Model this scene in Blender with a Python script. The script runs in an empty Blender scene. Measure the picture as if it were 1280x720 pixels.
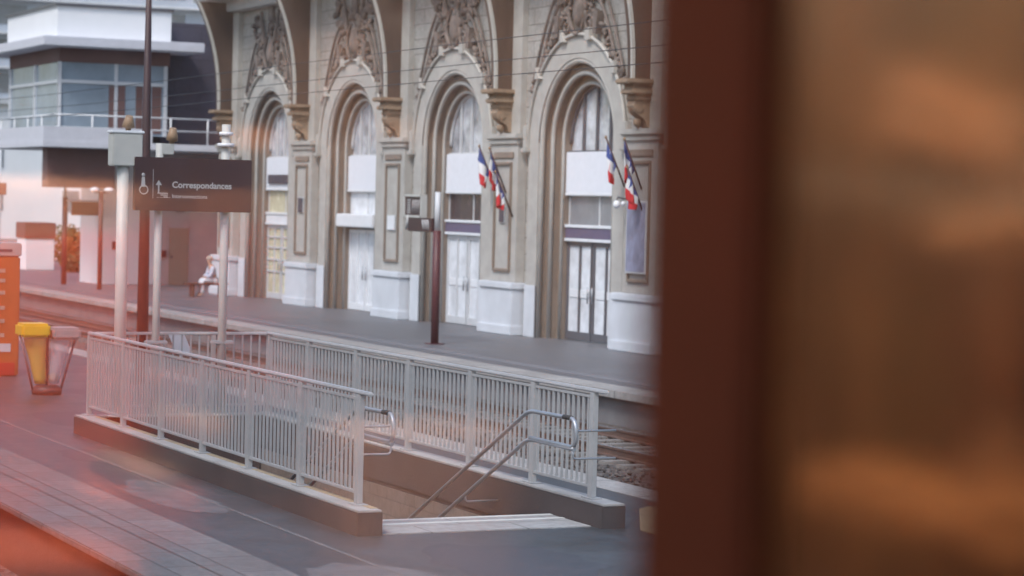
import bpy, bmesh, math, random
from mathutils import Vector, Matrix
random.seed(7)
S = bpy.context.scene
C = S.collection
R = math.radians
PI = math.pi

# ------------------------------------------------------------------ materials
def new_mat(name):
    m = bpy.data.materials.new(name); m.use_nodes = True
    return m, m.node_tree.nodes, m.node_tree.links, m.node_tree.nodes['Principled BSDF']

def mat(name, col, rough=.6, var=.12, scale=3.0, bump=.0, bscale=30, metal=0, spec=.5, streak=0, coat=0):
    """paint / stone / metal with uneven tone, wear and grain"""
    m, N, L, B = new_mat(name)
    tc = N.new('ShaderNodeTexCoord'); mp = N.new('ShaderNodeMapping')
    L.new(tc.outputs['Object'], mp.inputs[0])
    if streak: mp.inputs['Scale'].default_value = (1, 1, streak)
    nz = N.new('ShaderNodeTexNoise'); nz.inputs['Scale'].default_value = scale; nz.inputs['Detail'].default_value = 8
    nz.inputs['Roughness'].default_value = .65
    L.new(mp.outputs[0], nz.inputs['Vector'])
    rp = N.new('ShaderNodeValToRGB')
    rp.color_ramp.elements[0].position = .3; rp.color_ramp.elements[1].position = .72
    rp.color_ramp.elements[0].color = [c*(1-var) for c in col] + [1]
    rp.color_ramp.elements[1].color = [min(1, c*(1+var)) for c in col] + [1]
    L.new(nz.outputs[0], rp.inputs[0]); L.new(rp.outputs[0], B.inputs['Base Color'])
    mr = N.new('ShaderNodeMapRange'); mr.inputs['To Min'].default_value = max(.03, rough-.1); mr.inputs['To Max'].default_value = min(1, rough+.12)
    L.new(nz.outputs[0], mr.inputs[0]); L.new(mr.outputs[0], B.inputs['Roughness'])
    B.inputs['Metallic'].default_value = metal; B.inputs['Specular IOR Level'].default_value = spec
    B.inputs['Coat Weight'].default_value = coat
    if bump:
        n2 = N.new('ShaderNodeTexNoise'); n2.inputs['Scale'].default_value = bscale; n2.inputs['Detail'].default_value = 6
        L.new(tc.outputs['Object'], n2.inputs['Vector'])
        bp = N.new('ShaderNodeBump'); bp.inputs['Strength'].default_value = bump; bp.inputs['Distance'].default_value = .02
        L.new(n2.outputs[0], bp.inputs['Height']); L.new(bp.outputs[0], B.inputs['Normal'])
    return m

def block_mat(name, col, mortar, bw, bh, plane='xz', rough=.75, var=.10, msize=.012, dirt=.25, wet=0):
    """coursed blocks / slabs with thin joints"""
    m, N, L, B = new_mat(name)
    tc = N.new('ShaderNodeTexCoord'); sp = N.new('ShaderNodeSeparateXYZ'); cb = N.new('ShaderNodeCombineXYZ')
    L.new(tc.outputs['Object'], sp.inputs[0])
    L.new(sp.outputs['XYZ'.index(plane[0].upper())], cb.inputs[0]); L.new(sp.outputs['XYZ'.index(plane[1].upper())], cb.inputs[1])
    br = N.new('ShaderNodeTexBrick'); L.new(cb.outputs[0], br.inputs['Vector'])
    br.inputs['Scale'].default_value = 1; br.inputs['Brick Width'].default_value = bw; br.inputs['Row Height'].default_value = bh
    br.inputs['Mortar Size'].default_value = msize; br.inputs['Mortar Smooth'].default_value = .3
    br.inputs['Color1'].default_value = [c*(1-var) for c in col]+[1]; br.inputs['Color2'].default_value = [c*(1+var) for c in col]+[1]
    br.inputs['Mortar'].default_value = list(mortar)+[1]
    nz = N.new('ShaderNodeTexNoise'); nz.inputs['Scale'].default_value = 1.1; nz.inputs['Detail'].default_value = 9; nz.inputs['Roughness'].default_value = .7
    L.new(tc.outputs['Object'], nz.inputs['Vector'])
    mx = N.new('ShaderNodeMix'); mx.data_type = 'RGBA'; mx.blend_type = 'MULTIPLY'
    rp = N.new('ShaderNodeValToRGB'); rp.color_ramp.elements[0].position = .32; rp.color_ramp.elements[1].position = .66
    rp.color_ramp.elements[0].color = (1-dirt, 1-dirt*1.1, 1-dirt*1.2, 1); rp.color_ramp.elements[1].color = (1, 1, 1, 1)
    L.new(nz.outputs[0], rp.inputs[0]); mx.inputs[0].default_value = 1
    L.new(br.outputs['Color'], mx.inputs[6]); L.new(rp.outputs[0], mx.inputs[7]); L.new(mx.outputs[2], B.inputs['Base Color'])
    ng = N.new('ShaderNodeTexNoise'); ng.inputs['Scale'].default_value = 9; ng.inputs['Detail'].default_value = 6; ng.inputs['Roughness'].default_value = .75
    L.new(tc.outputs['Object'], ng.inputs['Vector'])
    rg = N.new('ShaderNodeValToRGB'); rg.color_ramp.elements[0].position = .35; rg.color_ramp.elements[1].position = .65
    rg.color_ramp.elements[0].color = (.8, .8, .8, 1); rg.color_ramp.elements[1].color = (1.15, 1.15, 1.15, 1)
    m3 = N.new('ShaderNodeMix'); m3.data_type = 'RGBA'; m3.blend_type = 'MULTIPLY'; m3.inputs[0].default_value = 1
    L.new(ng.outputs[0], rg.inputs[0]); L.new(mx.outputs[2], m3.inputs[6]); L.new(rg.outputs[0], m3.inputs[7]); L.new(m3.outputs[2], B.inputs['Base Color'])
    mr = N.new('ShaderNodeMapRange'); mr.inputs['To Min'].default_value = rough-wet; mr.inputs['To Max'].default_value = rough+.1
    L.new(nz.outputs[0], mr.inputs[0]); L.new(mr.outputs[0], B.inputs['Roughness'])
    bp = N.new('ShaderNodeBump'); bp.inputs['Strength'].default_value = .5; bp.inputs['Distance'].default_value = .012; bp.invert = True
    L.new(br.outputs['Fac'], bp.inputs['Height']); L.new(bp.outputs[0], B.inputs['Normal'])
    return m

def glass_mat(name, refl=(1, 1, 1), fac=.12, rough=.0):
    """thin clear pane: lets light straight through, mirrors a share of it"""
    m, N, L, B = new_mat(name); N.remove(B); out = N['Material Output']
    t = N.new('ShaderNodeBsdfTransparent'); g = N.new('ShaderNodeBsdfGlossy'); mx = N.new('ShaderNodeMixShader')
    g.inputs['Color'].default_value = (*refl, 1); g.inputs['Roughness'].default_value = rough
    fr = N.new('ShaderNodeFresnel'); fr.inputs[0].default_value = 1.5
    mu = N.new('ShaderNodeMath'); mu.operation = 'MULTIPLY'; mu.use_clamp = True; mu.inputs[1].default_value = fac
    L.new(fr.outputs[0], mu.inputs[0]); L.new(mu.outputs[0], mx.inputs[0])
    # thin film of dust on the pane, in faint vertical rain streaks
    tc = N.new('ShaderNodeTexCoord'); mp = N.new('ShaderNodeMapping'); mp.inputs['Scale'].default_value = (9, 1, .7)
    nz = N.new('ShaderNodeTexNoise'); nz.inputs['Scale'].default_value = 1.3; nz.inputs['Detail'].default_value = 4
    mr = N.new('ShaderNodeMapRange'); mr.inputs['From Min'].default_value = .3; mr.inputs['From Max'].default_value = .7
    mr.inputs['To Min'].default_value = .008; mr.inputs['To Max'].default_value = .06
    L.new(tc.outputs['Object'], mp.inputs[0]); L.new(mp.outputs[0], nz.inputs['Vector']); L.new(nz.outputs[0], mr.inputs[0])
    tl = N.new('ShaderNodeBsdfTranslucent'); tl.inputs[0].default_value = (.8, .78, .78, 1); m2 = N.new('ShaderNodeMixShader')
    L.new(mr.outputs[0], m2.inputs[0]); L.new(t.outputs[0], m2.inputs[1]); L.new(tl.outputs[0], m2.inputs[2])
    L.new(m2.outputs[0], mx.inputs[1]); L.new(g.outputs[0], mx.inputs[2]); L.new(mx.outputs[0], out.inputs[0])
    return m

def emit(name, col, st):
    m, N, L, B = new_mat(name)
    B.inputs['Base Color'].default_value = (*col, 1); B.inputs['Emission Color'].default_value = (*col, 1); B.inputs['Emission Strength'].default_value = st
    return m

M = {}
M['stone'] = block_mat('limestone_ashlar', (.395, .38, .355), (.17, .155, .14), 1.3, .42, 'xz', .8, .07, .012, .28)
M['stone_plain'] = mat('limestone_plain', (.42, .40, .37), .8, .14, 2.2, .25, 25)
M['stone_warm'] = mat('limestone_warm_shaded', (.24, .19, .155), .8, .14, 2.0, .25, 25)
M['stone_carved'] = mat('limestone_carved_shaded_weathered', (.17, .138, .122), .85, .5, 3.0, .4, 18)  # dark base paints shade into the carving; noise patches are weathering
M['corbel'] = mat('ochre_limestone', (.30, .215, .15), .8, .3, 3.0, .3, 18)
M['whitewash'] = mat('pale_painted_plinth', (.60, .62, .66), .6, .10, 1.2, .1, 20)
M['bracket'] = mat('brown_painted_timber', (.095, .06, .045), .55, .3, 2.5, .15, 14, streak=.3)
M['bracket_edge_highlight'] = mat('pale_edge_highlight', (.5, .48, .44), .5, .1)  # pale strip paints the light caught by the bracket's front edge
M['zinc'] = mat('zinc_grey', (.42, .44, .46), .5, .12)
M['white'] = mat('white_paint', (.74, .75, .78), .45, .05, 2)
M['shade'] = mat('white_fabric_blind', (.72, .73, .78), .9, .04, 6, .1, 60)
M['doorglass'] = mat('door_glass_painted_glow', (.74, .76, .80), .14, .25, 1.6, spec=.9)  # opaque pale mottling paints reflections and a bright interior into the glass
M['warmglass'] = mat('cream_lit_glass', (.60, .56, .40), .25, .25, 1.8, spec=.7)  # lit look put into the cream base colour; nothing glows behind it
M['glass_dark'] = mat('dark_transom_glass', (.06, .045, .05), .12, .4, 1.5, spec=.7)
M['glass_grey'] = mat('grey_transom_glass', (.24, .25, .27), .15, .2, 1.5, spec=.8)
M['glass_arch'] = mat('arched_window_glass', (.46, .48, .52), .10, .6, 1.4, spec=1)  # pale uneven base stands in for reflections and the bright room behind
M['purple'] = mat('slate_purple_band', (.12, .10, .17), .5, .12, 4)
M['frame_grey'] = mat('grey_frame_paint', (.10, .10, .115), .4, .1)
M['frame_lite'] = mat('light_frame_paint', (.55, .56, .58), .4, .08)
M['asphalt'] = block_mat('platform_asphalt', (.070, .080, .090), (.060, .070, .080), 6, 5, 'xy', .6, .09, .012, .6, .36)
M['asphalt_far'] = block_mat('far_platform_asphalt', (.145, .15, .168), (.11, .115, .13), 5, 3.1, 'xy', .52, .05, .02, .35, .18)
M['patch_dark'] = mat('dark_asphalt_repair', (.048, .052, .06), .5, .35, 6, .3, 60)
M['patch_pale'] = mat('worn_pale_asphalt', (.115, .115, .12), .55, .35, 4, .3, 60)
M['paver'] = block_mat('concrete_platform_pavers', (.17, .17, .175), (.09, .09, .095), .9, .55, 'xy', .68, .10, .014, .32, .15)
M['coping'] = block_mat('pale_platform_coping', (.34, .33, .32), (.15, .15, .15), 1.6, 5, 'xy', .7, .07, .02, .22)
M['slab'] = block_mat('landing_slab', (.33, .33, .33), (.17, .17, .17), 1.1, .7, 'yx', .7, .05, .012, .2)
M['concrete'] = mat('dark_concrete', (.058, .044, .042), .8, .22, 1.6, .3, 20)
M['concrete_face'] = mat('platform_edge_concrete', (.12, .11, .11), .85, .3, 1.6, .3, 20)
M['curbtop'] = mat('pale_curb_top', (.34, .33, .32), .7, .2, 3, .2, 30)
M['tile'] = block_mat('cream_stairwell_tiles', (.21, .175, .155), (.14, .12, .11), .3, .2, 'xz', .4, .06, .008, .2)
M['step'] = mat('concrete_steps', (.25, .235, .22), .75, .2, 3, .2, 30)
M['nosing'] = mat('white_nosing', (.55, .55, .53), .6, .1)
M['yellow_tactile'] = mat('lit_tile_yellow', (.36, .27, .16), .7, .2, 5)
M['rail_paint'] = mat('pale_grey_railing_paint', (.34, .345, .35), .42, .09, 4, .05, 40)
M['toprail'] = mat('brushed_top_rail', (.56, .56, .57), .35, .06, 5, metal=.35)
M['steel'] = mat('stainless_steel', (.36, .38, .41), .42, .12, 5, metal=.6)
M['black'] = mat('black_rubber', (.02, .02, .02), .6, .2)
M['sign'] = mat('dark_sign_enamel', (.045, .016, .019), .35, .12, 2)
M['sign_white'] = mat('sign_white', (.42, .42, .42), .5, .03)
M['pole'] = mat('grey_post_paint', (.50, .49, .46), .45, .1, 3)
M['mast'] = mat('dark_mast_paint', (.055, .022, .022), .5, .25, 3)
M['redpost'] = mat('dark_red_post_paint', (.09, .022, .026), .5, .15, 3)
M['tan'] = mat('weathered_tan_metal', (.30, .19, .11), .5, .2, 8)
M['rust_steel'] = mat('rusty_rail_steel', (.11, .065, .05), .6, .3, 6)
M['railhead'] = mat('polished_rail_head', (.55, .57, .62), .22, .08, metal=.9)
M['sleeper'] = mat('concrete_sleeper', (.20, .185, .17), .85, .2, 5)
M['wire'] = mat('dark_wire', (.03, .03, .035), .5, .1)
M['tower_white'] = mat('signal_box_white_render', (.88, .88, .89), .7, .03, 1.5)
M['tower_soffit'] = mat('signal_box_red_brown', (.19, .10, .09), .7, .15, 1)
M['tower_dark'] = block_mat('slate_cladding', (.085, .075, .10), (.06, .055, .07), 2.0, .6, 'yz', .7, .06, .02, .12)
M['tower_beige'] = mat('pinkish_beige_render', (.50, .42, .41), .8, .10, 1.2)
M['tower_glass'] = mat('signal_box_glass', (.33, .40, .47), .15, .2, .7, spec=.6)
M['slab_white'] = mat('balcony_white', (.70, .70, .76), .7, .06)
M['door_tan'] = mat('tan_metal_door', (.34, .28, .21), .5, .06)
M['red'] = mat('dull_red_paint', (.22, .05, .045), .5, .15)
M['farwhite'] = mat('distant_white_render', (.86, .87, .89), .8, .04, .6)
M['orange'] = mat('vending_orange', (.46, .11, .025), .4, .10, 2)
M['vred'] = mat('vending_red_glow', (.5, .035, .02), .4, .1, 2)
M['vgrey'] = mat('vending_grey_header', (.42, .36, .34), .5, .06)
M['label'] = mat('pale_label', (.42, .30, .24), .5, .3, 9)
M['yellow'] = mat('yellow_plastic', (.72, .46, .02), .35, .08, 5)
M['pinkgrey'] = mat('faded_grey_plastic', (.30, .28, .28), .5, .12, 5)
M['leaf'] = mat('leaf_green', (.055, .085, .025), .6, .5, 6)
M['leaf_y'] = mat('leaf_yellow_green', (.13, .12, .025), .6, .4, 6)
M['bark'] = mat('bark', (.10, .07, .05), .9, .3, 6)
M['skin'] = mat('skin', (.45, .28, .21), .55, .08)
M['cloth_pale'] = mat('pale_blue_cloth', (.50, .56, .66), .9, .1, 8)
M['hair'] = mat('light_hair', (.38, .33, .28), .7, .2, 20)
M['wood'] = mat('bench_wood', (.12, .06, .04), .6, .25, 5, streak=.2)
M['poster'] = mat('bluish_poster', (.28, .30, .42), .35, .45, 2.2)
M['fl_blue'] = mat('flag_blue', (.03, .06, .22), .8, .1)
M['fl_white'] = mat('flag_white', (.66, .66, .68), .8, .06)
M['fl_red'] = mat('flag_red', (.52, .02, .03), .8, .1)
M['plaque'] = mat('dark_plaque', (.07, .06, .08), .5, .1)
# translucent plastic bags
def bag_mat(name, col, alpha):
    m, N, L, B = new_mat(name)
    B.inputs['Base Color'].default_value = (*col, 1); B.inputs['Roughness'].default_value = .25; B.inputs['Alpha'].default_value = alpha
    return m
M['bag_y'] = bag_mat('yellow_tinted_bag', (.72, .45, .10), .75)
M['bag_c'] = bag_mat('clear_lilac_bag', (.60, .58, .62), .38)
# train interior
M['pane'] = glass_mat('train_pane_glass', (1, 1, 1), 1.2, .075)
M['trim'] = mat('maroon_rubber_trim', (.052, .016, .014), .85, .25, 2, spec=.15)
M['shell'] = mat('warm_brown_laminate', (.19, .115, .08), .5, .12, 1.5)
M['carpet'] = mat('dark_carpet', (.10, .04, .03), .95, .3, 20)
M['seat'] = mat('orange_red_seat_fabric', (.40, .075, .025), .85, .2, 9, .2, 60)
M['seat2'] = mat('brown_seat_shell', (.10, .045, .025), .5, .15, 4)
M['headrest'] = mat('tan_leather_headrest', (.36, .21, .14), .5, .2, 5)
M['lamp'] = emit('warm_ceiling_lamp', (1.0, .68, .46), 35)
def painted_folds_mat():  # tan and dark bands paint fold light and shade into the cloth
    m, N, L, B = new_mat('curtain_painted_folds')
    tc = N.new('ShaderNodeTexCoord'); mp = N.new('ShaderNodeMapping'); mp.inputs['Scale'].default_value = (5.5, 0, .35)
    nz = N.new('ShaderNodeTexNoise'); nz.inputs['Scale'].default_value = 1.0; nz.inputs['Detail'].default_value = 3
    rp = N.new('ShaderNodeValToRGB'); e = rp.color_ramp.elements
    e[0].position = .36; e[0].color = (.035, .02, .014, 1); e[1].position = .66; e[1].color = (.34, .20, .12, 1)
    x = e.new(.5); x.color = (.13, .095, .05, 1)
    L.new(tc.outputs['Object'], mp.inputs[0]); L.new(mp.outputs[0], nz.inputs['Vector']); L.new(nz.outputs[0], rp.inputs[0]); L.new(rp.outputs[0], B.inputs['Base Color'])
    B.inputs['Roughness'].default_value = .9; return m
M['curtain'] = painted_folds_mat()
M['glow'] = emit('orange_lampshade_glow', (1.0, .42, .20), 1.0)
M['tablewood'] = mat('light_wood_table', (.42, .22, .11), .35, .2, 2, streak=.3)
m, N, L, B = new_mat('smoked_glossy_wall_panel')
g = N.new('ShaderNodeBsdfGlossy'); g.inputs['Color'].default_value = (.80, .74, .58, 1); g.inputs['Roughness'].default_value = .08
tc = N.new('ShaderNodeTexCoord'); mp = N.new('ShaderNodeMapping'); mp.inputs['Scale'].default_value = (5, 1, 15); nz = N.new('ShaderNodeTexNoise'); nz.inputs['Scale'].default_value = 1.6; nz.inputs['Detail'].default_value = 3
bp = N.new('ShaderNodeBump'); bp.inputs['Strength'].default_value = .25; bp.inputs['Distance'].default_value = .004
L.new(tc.outputs['Object'], mp.inputs[0]); L.new(mp.outputs[0], nz.inputs['Vector']); L.new(nz.outputs[0], bp.inputs['Height']); L.new(bp.outputs[0], g.inputs['Normal'])
B.inputs['Base Color'].default_value = (.035, .013, .009, 1); B.inputs['Roughness'].default_value = .4
mx = N.new('ShaderNodeMixShader'); mx.inputs[0].default_value = .34
L.new(B.outputs[0], mx.inputs[1]); L.new(g.outputs[0], mx.inputs[2]); L.new(mx.outputs[0], N['Material Output'].inputs[0])
M['smoked'] = m
# ballast
m, N, L, B = new_mat('ballast_stone')
tc = N.new('ShaderNodeTexCoord'); vo = N.new('ShaderNodeTexVoronoi'); vo.inputs['Scale'].default_value = 14
L.new(tc.outputs['Object'], vo.inputs['Vector'])
rp = N.new('ShaderNodeValToRGB'); rp.color_ramp.elements[0].color = (.03, .026, .024, 1); rp.color_ramp.elements[1].color = (.15, .13, .12, 1)
sx = N.new('ShaderNodeSeparateColor'); L.new(vo.outputs['Color'], sx.inputs[0]); L.new(sx.outputs[0], rp.inputs[0]); L.new(rp.outputs[0], B.inputs['Base Color'])
bp = N.new('ShaderNodeBump'); bp.inputs['Distance'].default_value = .05; L.new(vo.outputs['Distance'], bp.inputs['Height']); L.new(bp.outputs[0], B.inputs['Normal'])
B.inputs['Roughness'].default_value = .9
M['ballast'] = m
M['ground'] = mat('distant_ground', (.16, .15, .13), .9, .3, .1)

# ------------------------------------------------------------------ mesh helpers
class MB:
    def __init__(s): s.bm = bmesh.new()
    def box(s, x0, x1, y0, y1, z0, z1, bev=0, mtx=None):
        b = bmesh.new(); bmesh.ops.create_cube(b, size=1)
        for v in b.verts:
            v.co = Vector(((x0+x1)/2 + v.co.x*(x1-x0), (y0+y1)/2 + v.co.y*(y1-y0), (z0+z1)/2 + v.co.z*(z1-z0)))
        if bev: bmesh.ops.bevel(b, geom=b.edges[:], offset=bev, segments=2, affect='EDGES')
        return s.merge(b, mtx)
    def merge(s, b, mtx=None):
        if mtx: b.transform(mtx)
        mp = {}
        for v in b.verts: mp[v] = s.bm.verts.new(v.co)
        for f in b.faces:
            try:
                nf = s.bm.faces.new([mp[v] for v in f.verts]); nf.material_index = f.material_index; nf.smooth = f.smooth
            except ValueError: pass
        b.free(); return s
    def tube(s, pts, r, n=10, cap=True, smooth=True):
        pts = [Vector(p) for p in pts]; rs = r if isinstance(r, (list, tuple)) else [r]*len(pts)
        rings = []; prev = None
        for i, p in enumerate(pts):
            a = pts[max(0, i-1)]; b = pts[min(len(pts)-1, i+1)]
            t = (b-a).normalized()
            if prev is None:
                u = t.cross(Vector((0, 0, 1)));
                if u.length < .1: u = t.cross(Vector((1, 0, 0)))
            else: u = prev - t*prev.dot(t)
            u.normalize(); w = t.cross(u); prev = u
            rings.append([s.bm.verts.new(p + (u*math.cos(2*PI*k/n) + w*math.sin(2*PI*k/n))*rs[i]) for k in range(n)])
        for i in range(len(rings)-1):
            for k in range(n):
                f = s.bm.faces.new((rings[i][k], rings[i][(k+1) % n], rings[i+1][(k+1) % n], rings[i+1][k])); f.smooth = smooth
        if cap:
            s.bm.faces.new(rings[0][::-1]); s.bm.faces.new(rings[-1])
        return s
    def blob(s, c, r, sub=2, jit=0, rot=None):
        b = bmesh.new(); bmesh.ops.create_icosphere(b, subdivisions=sub, radius=1)
        for v in b.verts:
            k = 1 + random.uniform(-jit, jit); v.co = Vector((v.co.x*r[0]*k, v.co.y*r[1]*k, v.co.z*r[2]*k))
        for f in b.faces: f.smooth = True
        if rot: b.transform(rot)
        b.transform(Matrix.Translation(c)); return s.merge(b)
    def face(s, pts, mi=0, smooth=False):
        f = s.bm.faces.new([s.bm.verts.new(p) for p in pts]); f.material_index = mi; f.smooth = smooth; return s
    def prism(s, poly, axis, a, b):
        """poly (2D points) extruded along axis from a to b"""
        def P(p, t):
            return {'x': (t, p[0], p[1]), 'y': (p[0], t, p[1]), 'z': (p[0], p[1], t)}[axis]
        A = [s.bm.verts.new(P(p, a)) for p in poly]; Bv = [s.bm.verts.new(P(p, b)) for p in poly]
        s.bm.faces.new(A); s.bm.faces.new(Bv[::-1])
        n = len(poly)
        for i in range(n): s.bm.faces.new((A[i], Bv[i], Bv[(i+1) % n], A[(i+1) % n]))
        return s
    def build(s, name, material, parent=None, fix=True):
        if fix: bmesh.ops.recalc_face_normals(s.bm, faces=s.bm.faces[:])
        me = bpy.data.meshes.new(name); s.bm.to_mesh(me); s.bm.free()
        for mm in (material if isinstance(material, (list, tuple)) else [material]): me.materials.append(mm)
        o = bpy.data.objects.new(name, me); C.objects.link(o)
        if parent: o.parent = parent
        return o

def tag(o, label, cat=None, group=None):
    o['label'] = label
    if cat: o['category'] = cat
    if group: o['group'] = group
    return o
def struct(o): o['kind'] = 'structure'; return o
def thing(name, label, cat, loc=(0, 0, 0), group=None):
    o = bpy.data.objects.new(name, None); C.objects.link(o); o.location = loc; o.empty_display_size = .2
    return tag(o, label, cat, group)
def copy_tree(o, parent=None):
    c = o.copy(); C.objects.link(c); c.parent = parent
    for ch in list(o.children): copy_tree(ch, c)
    return c

# ------------------------------------------------------------------ ground, platforms, tracks
struct(MB().face([(-900, -700, -.95), (500, -700, -.95), (500, 900, -.95), (-900, 900, -.95)]).build('ground', M['ground']))
for y0, y1 in ((-4.5, 6.25), (14.05, 20.9)):
    b = MB(); nx = 60
    for i in range(nx):
        xa, xb = -150+i*(165/nx), -150+(i+1)*(165/nx)
        b.face([(xa, y0, -.655), (xb, y0, -.655), (xb, y1, -.655), (xa, y1, -.655)])
    struct(b.build('ballast_bed', M['ballast']))
# loose stones lying over the bed
b = MB()
def stone(x, y, z):
    c = Vector((x, y, z)); r = random.uniform(.03, .065)
    q = [Vector((random.uniform(.6, 1.2)*dx, random.uniform(.6, 1.2)*dy, random.uniform(.5, 1)*dz))*r for dx, dy, dz in ((1, 0, 0), (0, 1, 0), (-1, 0, 0), (0, -1, 0), (0, 0, 1), (0, 0, -1))]
    vs = [b.bm.verts.new(c+p) for p in q]
    for a, d in ((0, 1), (1, 2), (2, 3), (3, 0)):
        b.bm.faces.new((vs[a], vs[d], vs[4])); b.bm.faces.new((vs[d], vs[a], vs[5]))
for _ in range(7000): stone(random.uniform(-52, -22), random.uniform(14.1, 20.2), -.655+random.uniform(-.01, .04))
for _ in range(2500): stone(random.uniform(-34, -14), random.uniform(2.0, 6.1), -.655+random.uniform(-.01, .04))
o = b.build('ballast_stones', M['ballast'], fix=False); o['kind'] = 'stuff'

def track(yc, x0, x1, lab, lab2):
    for s_, nm in ((-.7525, 0), (.7525, 1)):
        t = thing('rail', (lab, lab2)[nm], 'rail', (x0, yc+s_, -.6))
        MB().prism([(-.07, 0), (.07, 0), (.07, .015), (.012, .03), (.012, .11), (.034, .12), (.034, .148), (-.034, .148), (-.034, .12), (-.012, .11), (-.012, .03), (-.07, .015)], 'x', 0, x1-x0).build('rail_web', M['rust_steel'], t)
        MB().box(0, x1-x0, -.028, .028, .150, .155).build('rail_head', M['railhead'], t)
def sleepers(yc, x0, x1, group):
    n = int((x1-x0)/.6); first = None
    for i in range(n):
        x = x1 - .3 - i*.6
        if first is None:
            first = MB().box(-.13, .13, -1.25, 1.25, -.16, 0, .02).build('sleeper', M['sleeper']); o = first
        else: o = first.copy(); C.objects.link(o)
        o.location = (x, yc, -.602)
        tag(o, group[0], 'sleeper', group[1])
track(18.78, -140, 12, 'rusty rail nearer the island platform on the track below the station facade', 'rusty rail close under the wall of the far station platform')
track(4.6, -140, 12, 'rail farther from the island platform on the track beside the train', 'rail close under the edge of the island platform, at lower left')
sleepers(18.78, -66, -20, ('grey concrete sleeper in the track bed below the station platform', 'sleepers of the track between the platforms'))
sleepers(4.6, -32, -14, ('grey concrete sleeper in the track bed beside the train', 'sleepers of the track beside the train'))

# island platform: surface with an opening for the stairs (x -33.1..-23.6, y 9.33..11.77)
SX0, SX1, SY0, SY1 = -33.12, -23.6, 9.34, 11.76
b = MB()
def tiles(b, x0, x1, y0, y1, z, st=6):
    n = max(1, int((x1-x0)/st))
    for i in range(n):
        a, c = x0+(x1-x0)*i/n, x0+(x1-x0)*(i+1)/n
        b.face([(a, y0, z), (c, y0, z), (c, y1, z), (a, y1, z)])
X0, X1 = -140, 12
tiles(b, X0, X1, 6.95, SY0, 0); tiles(b, X0, X1, SY1, 13.45, 0); tiles(b, X0, SX0, SY0, SY1, 0); tiles(b, SX1, X1, SY0, SY1, 0)
isl = struct(b.build('island_platform', M['asphalt']))
b = MB(); tiles(b, X0, X1, 6.95, 7.62, .004); struct(b.build('paved_strip', M['paver']))
b = MB().box(X0, X1, 6.28, 6.95, -.07, .003, .012); struct(b.build('platform_coping', M['paver']))
b = MB().box(X0, X1, 13.45, 14.0, -.16, .003, .012); struct(b.build('platform_coping', M['coping']))
struct(MB().box(X0, X1, 6.42, 6.8, -.95, -.07).build('platform_wall', mat('shaded_edge_concrete', (.06, .045, .04), .85, .3, 1.6, .3, 20)))  # darker copy of the wall; the train's shade is put into its colour
struct(MB().box(X0, X1, 13.5, 13.86, -.95, -.16).build('platform_wall', M['concrete_face']))
# far platform
b = MB(); tiles(b, -150, 15, 21.45, 34, 0); struct(b.build('station_platform', M['asphalt_far']))
struct(MB().box(-150, 15, 20.75, 21.45, -.14, .004, .012).build('platform_coping', M['coping']))
struct(MB().box(-150, 15, 20.95, 21.3, -.95, -.14).build('platform_wall', mat('far_platform_wall', (.17, .165, .17), .85, .25, 1)))
b = MB(); tiles(b, -150, 15, 21.9, 22.3, .004); struct(b.build('tactile_strip', mat('grey_tactile', (.16, .16, .175), .7, .15, 5)))

# asphalt patches and landing slab at the head of the stairs
struct(MB().box(SX1, -22.62, 9.36, 11.74, -.1, .012, .004).build('landing_slab', M['slab']))
struct(MB().box(SX1-.012, SX1+.07, 9.36, 11.74, -.09, .017, .003).build('step_nosing', M['nosing']))
struct(MB().box(SX1+.28, SX1+.36, 9.36, 11.74, -.09, .0165, .002).build('step_nosing', M['nosing']))
struct(MB().face([(-22.2, 12.1, .006), (-20.6, 12.1, .006), (-20.6, 13.2, .006), (-24.0, 13.2, .006), (-23.8, 12.95, .006)]).build('yellow_marking', M['yellow_tactile']))

struct(MB().box(-36, -20, 8.50, 8.54, -.05, .003).build('paving_joint', M['paver']))
struct(MB().box(-33.0, -22.7, 9.25, 9.33, .2625, .267).build('added_lit_tile_strip', M['yellow_tactile']))  # added strip; its yellow stands in for lit tiles of the far wall
rp_ = random.Random(5)
for cx, cy, sx, sy, kk in ((-26.2, 8.25, 1.6, .38, 0), (-30.4, 8.5, 1.1, .35, 1), (-20.6, 9.9, 1.3, .8, 1), (-19.5, 8.2, 1.5, .7, 0), (-35.5, 9.6, 1.4, .6, 1), (-34.6, 7.9, 1.8, .25, 0)):
    pts = [(cx+sx*math.cos(a)*rp_.uniform(.8, 1.1), cy+sy*math.sin(a)*rp_.uniform(.8, 1.1), .002) for a in [2*PI*i/22 for i in range(22)]]
    struct(MB().face(pts).build('asphalt_patch', M['patch_dark'] if kk else M['patch_pale']))
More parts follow.
